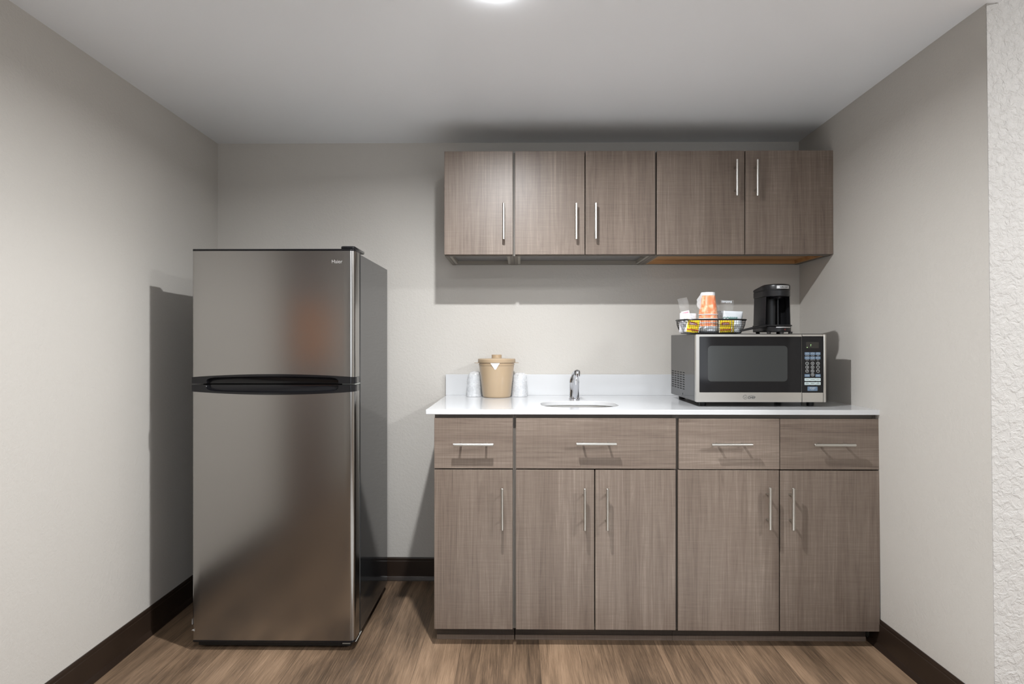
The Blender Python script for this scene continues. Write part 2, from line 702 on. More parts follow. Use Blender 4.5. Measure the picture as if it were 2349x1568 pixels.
tag(obj('warm_blur_board', box(nb(), -1.393, -1.380, 0.06, 0.74, 1.02, 1.42), M['added_board'], None, loc=(-1.39, 0.4, 1.02), smooth=False),
    'orange-brown board added behind the viewer for the warm blur in the freezer door', 'board')  # unseen board, added to put a warm blur in the freezer door

b = nb()
prism(b, rrect(-0.38, 1.15, -0.30, 1.96, 0.03, 4), 0.0005, 0.012)
tag(obj('bounce_rug', b, M['rug'], None, loc=(0.4, 0.8, 0), bevel=0.003), 'pale rug added out of view to bounce lamp light onto the ceiling', 'rug')  # unseen rug, added to throw lamp light up to the ceiling


# baseboards: cove profile swept along a wall (distance from wall, height)
PROF = [(0, 0.110), (0.004, 0.110), (0.006, 0.104), (0.005, 0.094), (0.007, 0.092), (0.007, 0.020), (0.010, 0.016), (0.016, 0.004), (0.017, 0), (0, 0)]


def baseboard(name, a, b_, side):
    bm = nb()
    a, c = Vector((*a, 0)), Vector((*b_, 0))
    d = (c - a).normalized()
    n = Vector((-d.y, d.x, 0)) * side
    A = [bm.verts.new(a + n * p + Vector((0, 0, z))) for p, z in PROF]
    B = [bm.verts.new(c + n * p + Vector((0, 0, z))) for p, z in PROF]
    k = len(PROF)
    for i in range(k):
        j = (i + 1) % k
        bm.faces.new((A[i], A[j], B[j], B[i]))
    bm.faces.new(A[::-1])
    bm.faces.new(B)
    struct(name, bm, M['base'], smooth=False)


baseboard('baseboard_back', (-1.464, YB), (-0.32, YB), -1)
baseboard('baseboard_left', (-1.4308, 0.90), (-1.4662, 2.929), -1)
baseboard('baseboard_right', (1.362, 2.35), (1.364, 1.745), -1)
baseboard('baseboard_room', (1.366, 1.742), (4.1, 1.742), -1)

# ================================================================== RECESSED LIGHTS
def downlight(p, label):
    t = thing('ceiling_light', label, 'light', (p[0], p[1], ZC), 'round ceiling lights')
    b = nb()
    lathe(b, [(0.0, ZC), (0.042, ZC), (0.042, ZC - 0.004), (0.036, ZC - 0.005), (0.033, ZC - 0.004), (0, ZC - 0.004)], p[0], p[1], 40)
    obj('trim_ring', b, M['white_paper'], t)
    b = nb()
    lathe(b, [(0.032, ZC - 0.004), (0.0315, ZC - 0.009), (0.027, ZC - 0.0115), (0.015, ZC - 0.013), (0, ZC - 0.0135)], p[0], p[1], 32)
    obj('lens', b, M['lens'], t)
    return t


downlight(LAMP1, 'small round ceiling light nearest the wall cabinets')
downlight(LAMP2, 'small round ceiling light farther from the wall cabinets')


# ================================================================== BAR HANDLES
def handle(parent, x, y, z, length, vertical, spacing=0.096, off=0.032, r=0.0058):
    """bar pull; x, z = centre, y = front face of the door it is fixed to"""
    b = nb()
    h = length / 2
    yb = y - off
    c = 0.0012
    if vertical:
        tube(b, [(x, yb, z - h), (x, yb, z - h + c), (x, yb, z + h - c), (x, yb, z + h)], [r - c, r, r, r - c], 16)
    else:
        tube(b, [(x - h, yb, z), (x - h + c, yb, z), (x + h - c, yb, z), (x + h, yb, z)], [r - c, r, r, r - c], 16)
    hd = obj('handle', b, M['nickel'], parent)
    for s in (-1, 1):
        q = s * spacing / 2
        p0 = (x, yb + 0.003, z + q) if vertical else (x + q, yb + 0.003, z)
        p1 = (x, y + 0.0004, z + q) if vertical else (x + q, y + 0.0004, z)
        bb = nb()
        cyl(bb, p0, p1, 0.0042, 0.0042, 12)
        obj('post', bb, M['nickel'], hd)
    return hd


# ================================================================== BASE CABINETS
YF = 2.285       # door faces
TH = 0.019       # door thickness
ZTOP = 0.868


def front(name, parent, x0, x1, z0, z1, y, hor=False):
    return obj(name, box(nb(), x0, x1, y, y + TH, z0, z1), M['wood_h'] if hor else M['wood_v'], parent,
               loc=((x0 + x1) / 2, y, (z0 + z1) / 2), bevel=0.0011, seg=2, smooth=False)


def base_cabinet(x0, x1, label, toe):
    t = thing('base_cabinet', label, 'cabinet', ((x0 + x1) / 2, 2.6, 0), 'lower cabinets under the white worktop')
    b = nb()
    yf = YF + TH + 0.002
    box(b, x0, x0 + 0.017, yf, 2.925, 0.062, 0.8785)
    box(b, x1 - 0.017, x1, yf, 2.925, 0.062, 0.8785)
    box(b, x0 + 0.017, x1 - 0.017, yf, 2.925, 0.062, 0.08)
    box(b, x0 + 0.017, x1 - 0.017, yf + 0.002, yf + 0.02, 0.80, 0.8785)
    box(b, x0 + 0.017, x1 - 0.017, 2.90, 2.925, 0.08, 0.8785)
    obj('carcass', b, M['carcass'], t, smooth=False)
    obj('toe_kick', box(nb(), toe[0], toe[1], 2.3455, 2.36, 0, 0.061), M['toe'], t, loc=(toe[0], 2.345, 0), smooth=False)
    obj('toe_lit_band', box(nb(), toe[0], toe[1], 2.3430, 2.3453, 0, 0.0185), M['toe_lit'], t, loc=(toe[0], 2.345, 0), smooth=False, label='paler strip painting the lit band along the bottom of the toe board')  # thin pale strip stands in for the band of light below the shade
    return t


t = base_cabinet(-0.3200, -0.0150, 'narrow lower cabinet at the left end of the worktop, one drawer over one door', (-0.317, -0.0165))
d = front('drawer', t, -0.3195, -0.0215, 0.6745, 0.8655, YF, True)
handle(d, -0.1690, YF, 0.7695, 0.151, False)
d = front('door', t, -0.3195, -0.0225, 0.0665, 0.6700, YF)
handle(d, -0.0610, YF, 0.5290, 0.157, True)

t = base_cabinet(-0.0140, 0.5990, 'middle lower cabinet under the sink, one wide drawer front over two doors', (-0.0125, 0.594))
d = front('drawer', t, -0.0100, 0.5935, 0.6745, 0.8655, YF, True)
handle(d, 0.2901, YF, 0.7730, 0.151, False)
d = front('door', t, -0.0100, 0.2860, 0.0665, 0.6700, YF)
handle(d, 0.2472, YF, 0.5290, 0.157, True)
d = front('door', t, 0.2900, 0.5925, 0.0665, 0.6700, YF)
handle(d, 0.3314, YF, 0.5290, 0.157, True)

t = base_cabinet(0.6000, 1.3585, 'wide lower cabinet under the microwave oven, two drawers over two doors', (0.595, 1.338))
d = front('drawer', t, 0.6045, 0.9825, 0.6735, 0.8640, YF, True)
handle(d, 0.7940, YF, 0.7710, 0.153, False)
d = front('drawer', t, 0.9850, 1.3575, 0.6735, 0.8635, YF, True)
handle(d, 1.1740, YF, 0.7703, 0.153, False)
d = front('door', t, 0.6015, 0.9805, 0.0650, 0.6700, YF)
handle(d, 0.9348, YF, 0.5340, 0.157, True)
d = front('door', t, 0.9850, 1.3575, 0.0650, 0.6690, YF)
handle(d, 1.0205, YF, 0.5325, 0.157, True)

# ================================================================== UPPER CABINETS
YU = 2.605
ZU0, ZU1 = 1.531, 1.976


def wall_cabinet(x0, x1, label, lining, rec):
    t = thing('wall_cabinet', label, 'cabinet', ((x0 + x1) / 2, 2.77, 1.527), 'upper cabinets on the back wall')
    b = nb()
    yf = YU + TH + 0.002
    box(b, x0, x0 + 0.016, yf, 2.929, 1.5265, 1.975)
    box(b, x1 - 0.016, x1, yf, 2.929, 1.5265, 1.975)
    box(b, x0 + 0.016, x1 - 0.016, yf, 2.929, 1.959, 1.975)
    box(b, x0 + 0.016, x1 - 0.016, yf, yf + 0.018, 1.5275, 1.555)
    box(b, x0 + 0.016, x1 - 0.016, 2.912, 2.929, 1.5275, 1.959)
    obj('carcass', b, M['carcass'] if lining != 'raw' else M['carcass'], t, smooth=False)
    b = nb()
    box(b, x0 + 0.0165, x1 - 0.0165, yf + 0.0185, 2.9115, 1.545, 1.549)
    obj('bottom_panel', b, M['raw'] if lining == 'raw' else M['underpanel'], t, smooth=False)
    # light lipping round the recess
    b = nb()
    m = M['raw'] if lining == 'raw' else M['edge_band']
    e = 0.012
    xa, xb, ya, yb = x0 + 0.0165, x1 - 0.0165, yf + 0.0185, 2.9115
    box(b, xa, xa + e, ya, yb, 1.5285, 1.5448)
    box(b, xb - e, xb, ya, yb, 1.5285, 1.5448)
    box(b, xa + e, xb - e, yb - e, yb, 1.5285, 1.5448)
    obj('lipping', b, m, t, smooth=False)
    return t


t = wall_cabinet(-0.3200, -0.0210, 'narrow single-door wall cabinet at the left end of the row', 'grey', 0)
d = front('door', t, -0.3205, -0.0250, ZU0, ZU1, YU)
handle(d, -0.0640, YU, 1.6680, 0.155, True)
t = wall_cabinet(-0.0200, 0.5895, 'middle wall cabinet with two doors and low-set bar handles', 'grey', 0)
d = front('door', t, -0.0145, 0.2845, ZU0, ZU1, YU)
handle(d, 0.2454, YU, 1.6675, 0.155, True)
d = front('door', t, 0.2885, 0.5880, ZU0, ZU1, YU)
handle(d, 0.3286, YU, 1.6685, 0.155, True)
t = wall_cabinet(0.5910, 1.3470, 'widest wall cabinet, in the right corner, with high-set handles', 'raw', 0)
d = front('door', t, 0.5955, 0.9700, ZU0 - 0.001, ZU1 - 0.001, YU)
handle(d, 0.9280, YU, 1.8507, 0.155, True)
d = front('door', t, 0.9740, 1.3490, ZU0 - 0.001, ZU1 - 0.001, YU)
handle(d, 1.0144, YU, 1.8500, 0.155, True)

# ================================================================== WORKTOP WITH SINK CUT-OUT
SX0, SX1, SY0, SY1, SR = 0.092, 0.405, 2.362, 2.622, 0.10
ZW0, ZW1 = 0.8795, 0.8980


def slab_with_hole(x0, x1, y0, y1, z0, z1, hole):
    """slab with an opening; ring of quads between the outline and the hole"""
    bm = nb()
    cx = sum(p[0] for p in hole) / len(hole)
    cy = sum(p[1] for p in hole) / len(hole)

    def outer(px, py):
        dx, dy = px - cx, py - cy
        s = 1e9
        if dx > 0: s = min(s, (x1 - cx) / dx)
        if dx < 0: s = min(s, (x0 - cx) / dx)
        if dy > 0: s = min(s, (y1 - cy) / dy)
        if dy < 0: s = min(s, (y0 - cy) / dy)
        return (cx + dx * s, cy + dy * s)
    pts = list(hole)
    # add hole points in the directions of the four corners
    ang = [math.atan2(p[1] - cy, p[0] - cx) for p in pts]
    for (ox, oy) in ((x0, y0), (x1, y0), (x1, y1), (x0, y1)):
        a = math.atan2(oy - cy, ox - cx)
        best = None
        n = len(pts)
        for i in range(n):
            p, q = pts[i], pts[(i + 1) % n]
            d = (math.cos(a), math.sin(a))
            den = d[0] * (q[1] - p[1]) - d[1] * (q[0] - p[0])
            if abs(den) < 1e-12: continue
            s = ((p[0] - cx) * (q[1] - p[1]) - (p[1] - cy) * (q[0] - p[0])) / den
            u = ((p[0] - cx) * d[1] - (p[1] - cy) * d[0]) / den
            if s > 0 and 0.001 < u < 0.999:
                best = (i + 1, (cx + d[0] * s, cy + d[1] * s))
        if best: pts.insert(best[0], best[1])
    out = []
    for p in pts:
        o = outer(*p)
        for c in ((x0, y0), (x1, y0), (x1, y1), (x0, y1)):
            if abs(o[0] - c[0]) < 1e-4 and abs(o[1] - c[1]) < 1e-4: o = c
        out.append(o)
    n = len(pts)
    it = [bm.verts.new((*p, z1)) for p in pts]
    ib = [bm.verts.new((*p, z0)) for p in pts]
    ot = [bm.verts.new((*p, z1)) for p in out]
    ob = [bm.verts.new((*p, z0)) for p in out]
    for i in range(n):
        j = (i + 1) % n
        bm.faces.new((it[i], it[j], ot[j], ot[i]))
        bm.faces.new((ib[i], ob[i], ob[j], ib[j]))
        bm.faces.new((it[i], ib[i], ib[j], it[j]))
        bm.faces.new((ot[i], ot[j], ob[j], ob[i]))
    return bm


t = thing('worktop', 'long glossy white worktop on top of the lower cabinets', 'worktop', (0.5, 2.59, ZW0))
hole = rrect(SX0, SX1, SY0, SY1, SR, 10)
obj('slab', slab_with_hole(-0.3505, 1.3545, 2.277, 2.929, ZW0, ZW1, hole), M['quartz'], t, bevel=0.0022, seg=3, angle=30)
tag(obj('backsplash', box(nb(), -0.3515, 1.3530, 2.910, 2.929, ZW1, 0.9985), M['quartz'], None, loc=(0.5, 2.92, ZW1), bevel=0.001, smooth=False),
    'low white upstand along the wall behind the worktop', 'backsplash')

# ---- sink
t = thing('sink', 'small undermount stainless sink bowl set in the white worktop', 'sink', (0.25, 2.49, 0.76))
b = nb()
lv = [(-0.004, ZW0 - 0.001), (-0.004, ZW0 - 0.002), (0.002, ZW0 - 0.004), (0.004, 0.80), (0.010, 0.765), (0.03, 0.752), (0.055, 0.750)]
rings = []
for ins, z in lv:
    r = max(0.03, SR - ins)
    rings.append([b.verts.new((x, y, z)) for x, y in rrect(SX0 + ins, SX1 - ins, SY0 + ins, SY1 - ins, r, 10)])
for A, B in zip(rings, rings[1:]):
    for i in range(len(A)):
        j = (i + 1) % len(A)
        b.faces.new((A[i], A[j], B[j], B[i]))
b.faces.new(rings[-1])
obj('bowl', b, M['sink_steel'], t, solid=0.0012)
b = nb()
lathe(b, [(0, 0.7515), (0.016, 0.7515), (0.022, 0.753), (0.034, 0.7535), (0.038, 0.7515)], 0.25, 2.49, 32)
obj('drain', b, M['chrome'], t)

# ---- faucet
FX, FY = 0.249, 2.70
t = thing('faucet', 'chrome single-lever faucet standing behind the sink', 'faucet', (FX, FY, ZW1))
b = nb()
lathe(b, [(0, ZW1), (0.0245, ZW1), (0.0245, ZW1 + 0.006), (0.0225, ZW1 + 0.008), (0.0220, ZW1 + 0.030), (0.0212, ZW1 + 0.034),
          (0.0212, ZW1 + 0.072), (0.0225, ZW1 + 0.074), (0.0225, ZW1 + 0.077), (0.0222, ZW1 + 0.080), (0.019, ZW1 + 0.096),
          (0.013, ZW1 + 0.106), (0, ZW1 + 0.110)], FX, FY, 40)
obj('body', b, M['chrome'], t)
# spout: a wedge that rises forward from the foot of the body to the aerator
b = nb()
sec = [(-0.016, 0.004, -0.010, 0.010, 0.0120), (-0.030, 0.020, 0.000, 0.045, 0.0125), (-0.052, 0.052, -0.012, 0.086, 0.0120),
       (-0.078, 0.088, -0.040, 0.112, 0.0112), (-0.098, 0.108, -0.075, 0.128, 0.0105), (-0.106, 0.114, -0.096, 0.132, 0.0095)]
rings = []
for y0, z0_, y1, z1_, hw in sec:
    ring = []
    for k in range(20):
        a = 2 * PI * k / 20
        cx_, cs_ = math.cos(a), math.sin(a)
        sx_ = math.copysign(abs(cx_) ** 0.55, cx_)
        ss_ = math.copysign(abs(cs_) ** 0.8, cs_)
        f_ = 0.5 + 0.5 * ss_
        ring.append(b.verts.new((FX + 0.002 + hw * sx_, FY + y0 + (y1 - y0) * f_, ZW1 + z0_ + (z1_ - z0_) * f_)))
    rings.append(ring)
for A, B in zip(rings, rings[1:]):
    for i in range(20):
        j = (i + 1) % 20
        b.faces.new((A[i], A[j], B[j], B[i]))
b.faces.new(rings[0][::-1])
b.faces.new(rings[-1])
obj('spout', b, M['chrome'], t, angle=50)
b = nb()
lathe(b, [(0, ZW1 + 0.106), (0.0095, ZW1 + 0.106), (0.0115, ZW1 + 0.109), (0.0128, ZW1 + 0.119), (0.0128, ZW1 + 0.127), (0.0110, ZW1 + 0.133), (0.006, ZW1 + 0.136), (0, ZW1 + 0.1365)], FX + 0.003, FY - 0.100, 14)
obj('aerator', b, M['chrome'], t, angle=20)
# lever plate on top of the body, mostly hidden behind the spout
b = nb()
tube(b, [(FX, FY + 0.004, ZW1 + 0.098), (FX - 0.001, FY + 0.006, ZW1 + 0.112), (FX - 0.002, FY - 0.020, ZW1 + 0.119), (FX - 0.002, FY - 0.055, ZW1 + 0.126)], [0.014, 0.0115, 0.0085, 0.006], 18)
obj('lever', b, M['chrome'], t)

# ================================================================== REFRIGERATOR
RX0, RX1, RY = -1.2190, -0.6105, 2.245
t = thing('refrigerator', 'stainless steel top-freezer refrigerator standing alone left of the cabinets', 'refrigerator', ((RX0 + RX1) / 2, 2.53, 0))
OX = (RX0 + RX1) / 2
DB = 2.312                   # back of the doors


def door_outline():
    r = 0.019
    pts = [(RX0, DB), (RX0, RY + 0.006)]
    for i in range(5):
        a = PI + PI / 2 * i / 4
        pts.append((RX0 + 0.006 + 0.006 * math.cos(a), RY + 0.006 + 0.006 * math.sin(a)))
    for i in range(1, 24):
        pts.append((RX0 + 0.006 + (RX1 - r - RX0 - 0.006) * i / 24, RY))
    for i in range(9):
        a = 1.5 * PI + PI / 2 * i / 8
        pts.append((RX1 - r + r * math.cos(a), RY + r + r * math.sin(a)))
    pts.append((RX1, DB))
    return pts


def arc(x, ends, mid):
    s = (x - OX) / ((RX1 - RX0) / 2)
    return ends + (mid - ends) * (1 - s * s)


def fridge_door(name, zlo, zhi):
    bm = nb()
    o = door_outline()
    A = [bm.verts.new((x, y, zlo(x))) for x, y in o]
    B = [bm.verts.new((x, y, zhi(x))) for x, y in o]
    n = len(o)
    for i in range(n):
        j = (i + 1) % n
        bm.faces.new((A[i], A[j], B[j], B[i]))
    bm.faces.new(A[::-1])
    bm.faces.new(B)
    return obj(name, bm, M['fridge_steel'], t, angle=30)


fz = fridge_door('freezer_door', lambda x: arc(x, 1.0220, 1.0330), lambda x: 1.4925)
fd = fridge_door('fridge_door', lambda x: 0.0400, lambda x: arc(x, 0.9680, 0.9560))


def pocket_handle(name, parent, zin, zout_end, zout_mid, up):
    """black plastic strip the full width of the door with a scooped finger pocket"""
    bm = nb()
    NX, NZ = 220, 22
    g = []
    for i in range(NX + 1):
        x = RX0 - 0.0005 + (RX1 - RX0 + 0.001) * i / NX
        zo = arc(x, zout_end, zout_mid)
        col = []
        s = (x - (OX - 0.003)) / 0.247
        for k in range(NZ + 1):
            u = k / NZ
            z = zin + (zo - zin) * u
            # pocket: rounded ends, deepest at the gap between the doors
            q = abs(s) ** 22 + (u / 0.76) ** 3.2
            k1 = min(1.0, max(0.0, (1 - q) * 5))
            k1 = k1 * k1 * (3 - 2 * k1)
            depth = k1 * (0.006 + 0.013 * (1 - (u / 0.76) ** 2))
            y = RY - 0.0035 + depth
            e = (x - (RX1 - 0.019)) / 0.019
            if e > 0:
                y += 0.019 * (1 - math.sqrt(max(0, 1 - e * e)))
            col.append(bm.verts.new((x, y, z)))
        g.append(col)
    for i in range(NX):
        for k in range(NZ):
            bm.faces.new((g[i][k], g[i + 1][k], g[i + 1][k + 1], g[i][k + 1]))
    bk0 = [bm.verts.new((c[0].co.x, DB - 0.001, c[0].co.z)) for c in g]
    bk1 = [bm.verts.new((c[-1].co.x, DB - 0.001, c[-1].co.z)) for c in g]
    for i in range(NX):
        bm.faces.new((g[i][0], bk0[i], bk0[i + 1], g[i + 1][0]))
        bm.faces.new((g[i][-1], g[i + 1][-1], bk1[i + 1], bk1[i]))
        bm.faces.new((bk0[i], bk1[i], bk1[i + 1], bk0[i + 1]))
    bm.faces.new(g[0] + [bk1[0], bk0[0]])
    bm.faces.new(g[-1] + [bk1[-1], bk0[-1]])
    return obj(name, bm, M['black_gloss'], parent, angle=28)


pocket_handle('handle', fz, 0.9975, 1.0218, 1.0328, True)
pocket_handle('handle', fd, 0.9930, 0.9682, 0.9562, False)
# grey end caps of the handle strips on the hinge side
b = nb()
box(b, RX1 - 0.0005, RX1 + 0.0012, RY + 0.022, DB - 0.004, 0.9985, 1.0215)
box(b, RX1 - 0.0005, RX1 + 0.0012, RY + 0.022, DB - 0.004, 0.9685, 0.9920)
obj('end_cap', b, M['fridge_side'], t, smooth=False)
# middle hinge leaf
obj('hinge_leaf', box(nb(), RX1 - 0.05, RX1 + 0.0005, RY + 0.012, DB + 0.02, 0.9940, 0.9965), M['foot_grey'], t, smooth=False)
# top cap of the freezer door
b = nb()
prism(b, [(x + (0.0006 if x > OX else -0.0006), y - 0.0006) for x, y in door_outline()], 1.4927, 1.5000)
obj('top_cap', b, M['black_gloss'], fz, bevel=0.001)
# bottom trim of the lower door
b = nb()
prism(b, [(x, y - 0.0004) for x, y in door_outline()], 0.0320, 0.0398)
obj('bottom_trim', b, M['black_gloss'], fd, bevel=0.001)
obj('kick_plate', box(nb(), RX0 + 0.012, RX1 - 0.022, 2.268, 2.30, 0.010, 0.0318), M['black_matt'], t, smooth=False)
# hinge cover on top
b = nb()
prism(b, rrect(-0.665, -0.6115, 2.250, 2.40, 0.010, 4), 1.5002, 1.5110)
obj('hinge_cover', b, M['black_gloss'], t, bevel=0.003, seg=3)
# cabinet
b = nb()
box(b, RX0 + 0.001, RX1 + 0.001, DB + 0.008, 2.80, 0.036, 1.4900)
obj('cabinet', b, M['fridge_side'], t, bevel=0.0025, seg=2, smooth=False)
b = nb()
box(b, RX0 + 0.008, RX1 - 0.006, DB, DB + 0.008, 0.045, 1.486)
obj('door_gasket', b, M['black_matt'], t, smooth=False)
b = nb()
box(b, RX0 + 0.015, RX1 - 0.012, DB + 0.012, 2.78, 0.012, 0.036)
obj('base_frame', b, M['black_matt'], t, smooth=False)
b = nb()
box(b, RX1 - 0.050, RX1 - 0.020, RY + 0.012, RY + 0.022, 0.0215, 0.0312)
box(b, RX1 - 0.020, RX1 + 0.001, RY + 0.016, DB + 0.03, 0.0285, 0.0315)
obj('hinge_bracket', b, M['foot_grey'], t, bevel=0.0012)
for x in (RX0 + 0.06, RX1 - 0.05):
    for y in (2.345, 2.74):
        b = nb()
        cyl(b, (x, y, 0), (x, y, 0.014), 0.017, 0.012, 16)
        obj('foot', b, M['black_satin'], t)
text('badge', 'Haier', 0.0185, M['print_badge'], fz, (-0.6768, RY - 0.0008, 1.4520), depth=0.0004, sx=0.98)
# torn silver film at the lower left door edge
b = nb()
for pts in ([(-1.2196, 0.099), (-1.2180, 0.099), (-1.2186, 0.120)], [(-1.2215, 0.076), (-1.2175, 0.080), (-1.2095, 0.0815), (-1.2130, 0.0775), (-1.2110, 0.0735), (-1.2150, 0.0770)]):
    prism(b, pts, RY - 0.0022, RY - 0.0006, 'y')
obj('torn_film', b, M['label_silver'], fd, smooth=False)

# ================================================================== MICROWAVE OVEN
MX, MY, MZ = 0.6985, 2.385, 0.9170
t = thing('microwave_oven', 'stainless and black microwave oven standing on the worktop in the right corner', 'microwave', (MX + 0.256, 2.57, ZW1))


def mb(x0, x1, z0, z1, y0, y1):      # box in oven millimetres: x from the left edge, z from the bottom
    return box(nb(), MX + x0 / 1000, MX + x1 / 1000, MY + y0 / 1000, MY + y1 / 1000, MZ + z0 / 1000, MZ + z1 / 1000)


def mrr(x0, x1, z0, z1, r, y0, y1, n=6):
    b = nb()
    prism(b, [(MX + a / 1000, MZ + c / 1000) for a, c in rrect(x0, x1, z0, z1, r, n)], MY + y0 / 1000, MY + y1 / 1000, 'y')
    return b


obj('body', mb(1, 511, 0, 269, 26, 395), M['mw_side'], t, bevel=0.003)
obj('front_seam', mb(2, 510, 1.5, 267, 21, 26), M['black_satin'], t, smooth=False)


def ring_frame(x0, x1, z0, z1, ix0, ix1, iz0, iz1, r, y0, y1, ro=3):
    b = nb()
    o = [(MX + a / 1000, MZ + c / 1000) for a, c in rrect(x0, x1, z0, z1, ro, 6)]
    i_ = [(MX + a / 1000, MZ + c / 1000) for a, c in rrect(ix0, ix1, iz0, iz1, r, 6)]
    Y0, Y1 = MY + y0 / 1000, MY + y1 / 1000
    V = lambda L_, y: [b.verts.new((x, y, z)) for x, z in L_]
    of, ob_, if_, ib = V(o, Y0), V(o, Y1), V(i_, Y0), V(i_, Y1)
    n = len(o)
    for k in range(n):
        j = (k + 1) % n
        b.faces.new((of[k], of[j], if_[j], if_[k]))
        b.faces.new((ob_[k], ib[k], ib[j], ob_[j]))
        b.faces.new((of[k], ob_[k], ob_[j], of[j]))
        b.faces.new((if_[k], if_[j], ib[j], ib[k]))
    return b


dr = obj('door', ring_frame(0, 414, 0, 266, 13, 413.4, 38, 257.5, 2.5, 0, 20), M['mw_steel'], t, bevel=0.0008)
gl = obj('door_glass', mrr(12.4, 413.2, 37.4, 258, 2.5, 3, 17), M['black_glass'], dr, loc=(MX, MY, MZ))
obj('window', mrr(47, 359, 81, 221, 14, 2.6, 3.2, 8), M['window_glass'], dr, loc=(MX, MY, MZ))
pn = obj('control_panel', mrr(416.4, 497, 38, 258, 1.5, 1, 20), M['black_glass'], t, loc=(MX, MY, MZ))
b = mb(416, 497.5, 0, 37.4, 0, 20)
obj('panel_trim', b, M['mw_steel'], t, bevel=0.0007)
obj('panel_trim', mb(416, 497.5, 258.6, 266, 0, 20), M['mw_steel'], t, bevel=0.0007)
b = nb()
prism(b, [(MX + 0.4985, MY + 0.020), (MX + 0.4985, MY + 0.001), (MX + 0.500, MY - 0.0008), (MX + 0.504, MY - 0.0015), (MX + 0.509, MY + 0.001), (MX + 0.512, MY + 0.006), (MX + 0.512, MY + 0.020)], MZ, MZ + 0.266)
obj('side_trim', b, M['mw_steel'], t, bevel=0.0006, angle=60)
obj('display', mb(431, 481, 212, 236, 0.7, 1.2), M['display'], pn, smooth=False)
b = nb()
for x, z, w_, h_ in ((433.5, 214.2, 3.6, 1.4), (448.6, 225, 1.8, 1.8), (448.2, 220.6, 1.8, 1.8)):
    box(b, MX + x / 1000, MX + (x + w_) / 1000, MY + 0.0004, MY + 0.0007, MZ + z / 1000, MZ + (z + h_) / 1000)
obj('display_digit', b, M['led_green'], pn, smooth=False)
XC = [(425.6, 445), (447, 466), (468, 487)]
FR = MY + 0.0002


def key(x0, x1, z0, z1, m):
    return obj('button', mrr(x0, x1, z0, z1, 1.6, 0.4, 1.0, 3), m, pn, loc=(MX + x0 / 1000, MY, MZ + z0 / 1000))


def ktext(s, x, z, size, m, sx=1.0, bold=0.0, par=None):
    return text('lettering', s, size, m, par or pn, (MX + x / 1000, MY + 0.0003, MZ + z / 1000), depth=0.00012, sx=sx, bold=bold)


for (x0, x1), s in zip(XC, ('POPCORN', 'POTATO', 'PIZZA')):
    key(x0, x1, 185, 196, M['btn_blue'])
    ktext(s, (x0 + x1) / 2, 182.2, 0.0030, M['print_pale'], 1.1)
for (x0, x1), s in zip(XC, ('BEVERAGE', 'DINNER PLATE', 'REHEAT')):
    key(x0, x1, 168.5, 179.3, M['btn_blue'])
    ktext(s, (x0 + x1) / 2, 165.6, 0.0030, M['print_pale'], 0.9)
# simple pictograms on the blue keys
b = nb()
for (x0, x1) in XC:
    for z0 in (185, 168.5):
        cx, cz = MX + (x0 + x1) / 2000, MZ + (z0 + 5.4) / 1000
        tube(b, [(cx + 0.0052 * math.cos(a), MY + 0.0003, cz + 0.0027 * math.sin(a) * (1.25 if math.sin(a) > 0 else 0.8)) for a in [2 * PI * k / 12 for k in range(12)]], 0.00035, 5, True)
obj('pictogram', b, M['print_pale'], pn, smooth=False)
b = nb()
k = 0
for r_, zc in enumerate((152.2, 137.1, 122.2, 107.4)):
    for c_, xc in enumerate((435, 456.3, 477.5)):
        if r_ == 3 and c_ != 1: continue
        n_ = '0' if r_ == 3 else str(r_ * 3 + c_ + 1)
        bb = nb()
        tube(bb, [(MX + xc / 1000 + 0.0058 * math.cos(a), MY + 0.0006, MZ + zc / 1000 + 0.0058 * math.sin(a)) for a in [2 * PI * q / 24 for q in range(24)]], 0.0006, 6, True)
        obj('button', bb, M['print_pale'], pn, loc=(MX + xc / 1000, MY, MZ + zc / 1000))
        ktext(n_, xc, zc, 0.0068, M['print_pale'], 1.0, 0.0002)
b.free()
for i_, s in ((0, 'CLOCK'), (2, 'RESET')):
    key(XC[i_][0] - 0.5, XC[i_][1] + 0.5, 99, 110, M['btn_blue'])
    ktext(s, sum(XC[i_]) / 2, 104.5, 0.0042, M['print_pale'], 1.1)
for (x0, x1), s in zip(XC, ('TIMER', 'POWER', 'COOK')):
    key(x0 - 0.8, x1 + 0.8, 83, 94.5, M['btn_light'])
    ktext(s, (x0 + x1) / 2, 88.8, 0.0040, M['print_dark'], 1.1)
for (x0, x1), s in zip(XC, ('SPEED\nDEFROST', 'DEFROST\nWEIGHT', 'TIME\nDEFROST')):
    key(x0 - 0.8, x1 + 0.8, 67.4, 78.8, M['btn_light'])
    ktext(s, (x0 + x1) / 2, 73.2, 0.0034, M['print_dark'], 1.1)
key(436.5, 475.5, 44.3, 61, M['btn_blue'])
ktext('START', 456, 55.0, 0.0075, M['print_pale'], 1.05, 0.0001)
ktext('STOP', 456, 48.4, 0.0045, M['print_pale'], 1.0)
